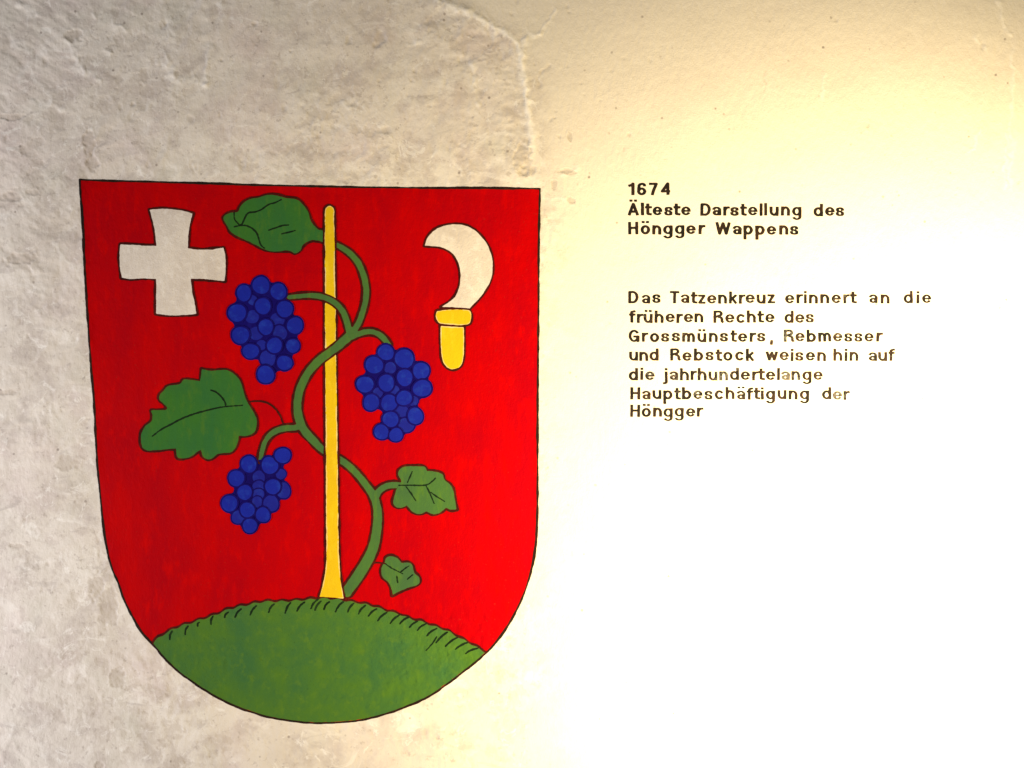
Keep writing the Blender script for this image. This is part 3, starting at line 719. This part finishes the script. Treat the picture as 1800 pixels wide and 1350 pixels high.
    if c in '674': wd, st = wd * 1.1, [[(p[0] * 1.1, p[1]) for p in l] for l in st]
    return wd, st
def square_dist(px, py, pts):
    """distance to an open polyline whose two ends are cut square"""
    pts = [p for i, p in enumerate(pts) if i == 0 or np.hypot(*(p - pts[i - 1])) > 1e-5]
    d = np.full(px.shape, 1e9); n = len(pts) - 1
    for i in range(n):
        (ax, ay), (bx, by) = pts[i], pts[i + 1]
        ex, ey = bx - ax, by - ay; L = math.hypot(ex, ey) + 1e-9; ex /= L; ey /= L
        t = (px - ax) * ex + (py - ay) * ey; p = np.abs((px - ax) * -ey + (py - ay) * ex)
        q = np.hypot(p, np.maximum(np.maximum(-t, t - L), 0))
        if i == 0: q = np.where(t < 0, np.maximum(p, -t), q)
        if i == n - 1: q = np.where(t > L, np.maximum(p, t - L), q)
        np.minimum(d, q, out=d)
    return d
def lettering(name, label, words, cap, embolden, seed):
    first = words[0]
    root = empty(name, W(words[-1][2], words[-1][3], 0), label, 'lettering')
    rnd = random.Random(seed)
    h = embolden
    for txt, wear, u0, base, u1 in words:
        gl = [glyph(c, h) for c in txt]
        wsum = sum(g[0] for g in gl) * cap
        gap = (u1 - u0 - wsum) / max(1, len(txt) - 1)
        sx = 1.0
        if gap < 2.0 and len(txt) > 1:                  # narrow the letters rather than let them touch
            sx = (u1 - u0 - 2.0 * (len(txt) - 1)) / wsum; gap = 2.0
        x = u0
        for k, (c, (w, strokes)) in enumerate(zip(txt, gl)):
            ju, jv = rnd.uniform(-.5, .5), rnd.uniform(-.55, .55); ro = rnd.gauss(0, .012)
            hw = h * cap * rnd.uniform(.97, 1.03)
            lines = []
            for l in strokes:
                l = np.array(l, float); lu = l[:, 0] * cap * sx; lv = -l[:, 1] * cap
                lines.append(np.stack([x + ju + lu + lv * ro, base + jv + lv - lu * ro], 1))
            al = np.concatenate(lines)
            yk = 1.75 if c in 'aeäsg' else 1.35               # level strokes thinner than upright ones
            lines = [l * (1, yk) for l in lines]
            sd = lambda X, Y: np.min([square_dist(X, Y * yk, l) for l in lines], 0) - hw
            me = region('letter', sd, bbox(al, 5), .8, .30, .22, seed + k, 5)
            o = link('letter', me, 'letter', root)
            wv = wear if isinstance(wear, (int, float)) else wear[k]
            o['wear'] = float(min(1, max(0, wv + rnd.uniform(-.12, .12))))
            x += w * cap * sx + gap
    return root
lettering('heading_lettering', 'upper block of dark brown lettering beginning with the year 1674', [
    ('1674', .15, 1105.5, 344.2, 1178.6), ('Älteste', .25, 1103.7, 379.4, 1214.5), ('Darstellung', .3, 1231.5, 380.0, 1409), ('des', .3, 1430.8, 380.8, 1484.5),
    ('Höngger', .25, 1104.3, 413, 1237), ('Wappens', .3, 1258, 413.4, 1404.5)], 23.6, .116, 200)
lettering('text_lettering', 'lower block of worn brown lettering, seven lines beginning Das Tatzenkreuz', [
    ('Das', .35, 1104.8, 534.2, 1161.8), ('Tatzenkreuz', .4, 1177.9, 534.2, 1363), ('erinnert', [.55, .45, .4, .35, .5, .5, .6, .3], 1380, 534, 1504.3), ('an', .5, 1528, 534, 1563.8), ('die', .45, 1588.8, 534, 1637.2),
    ('früheren', .45, 1107.4, 568, 1237), ('Rechte', .4, 1254, 568, 1361.4), ('des', [.25, .45, .7], 1379.3, 568.5, 1431),
    ('Grossmünsters', .35, 1104.8, 601.9, 1345.8), (',', .6, 1354.5, 601.9, 1358.5), ('Rebmesser', [.75, .6, .35, .4, .65, .45, .5, .45, .35], 1377.7, 601.5, 1548.5),
    ('und', .4, 1105.5, 635, 1157.7), ('Rebstock', .35, 1177.9, 635, 1326.4), ('weisen', [.35, .75, .35, .4, .4, .45], 1346.6, 635.2, 1451.8), ('hin', .45, 1465, 635.2, 1508.5), ('auf', [.6, .4, .3], 1526.4, 635.2, 1570.7),
    ('die', [.4, .3, .75], 1105.5, 669, 1150.7), ('jahrhundertelange', [.3, .85, .4, .5, .45, .6, .8, .4, .3, .5, .3, .45, .3, .9, .85, .35, .55], 1167, 669.3, 1446.3),
    ('Hauptbeschäftigung', [.4, .55, .35, .3, .5, .3, .65, .6, .55, .4, .5, .4, .5, .35, .35, .3, .35, .4], 1107.9, 703, 1422.3), ('der', [.25, .95, .7], 1444.8, 703.5, 1492),
    ('Höngger', .35, 1107.4, 733.6, 1234.8)], 23.0, .110, 400)
print('tris', sum(sum(len(p.vertices) - 2 for p in o.data.polygons) for o in bpy.data.objects if o.type == 'MESH'))
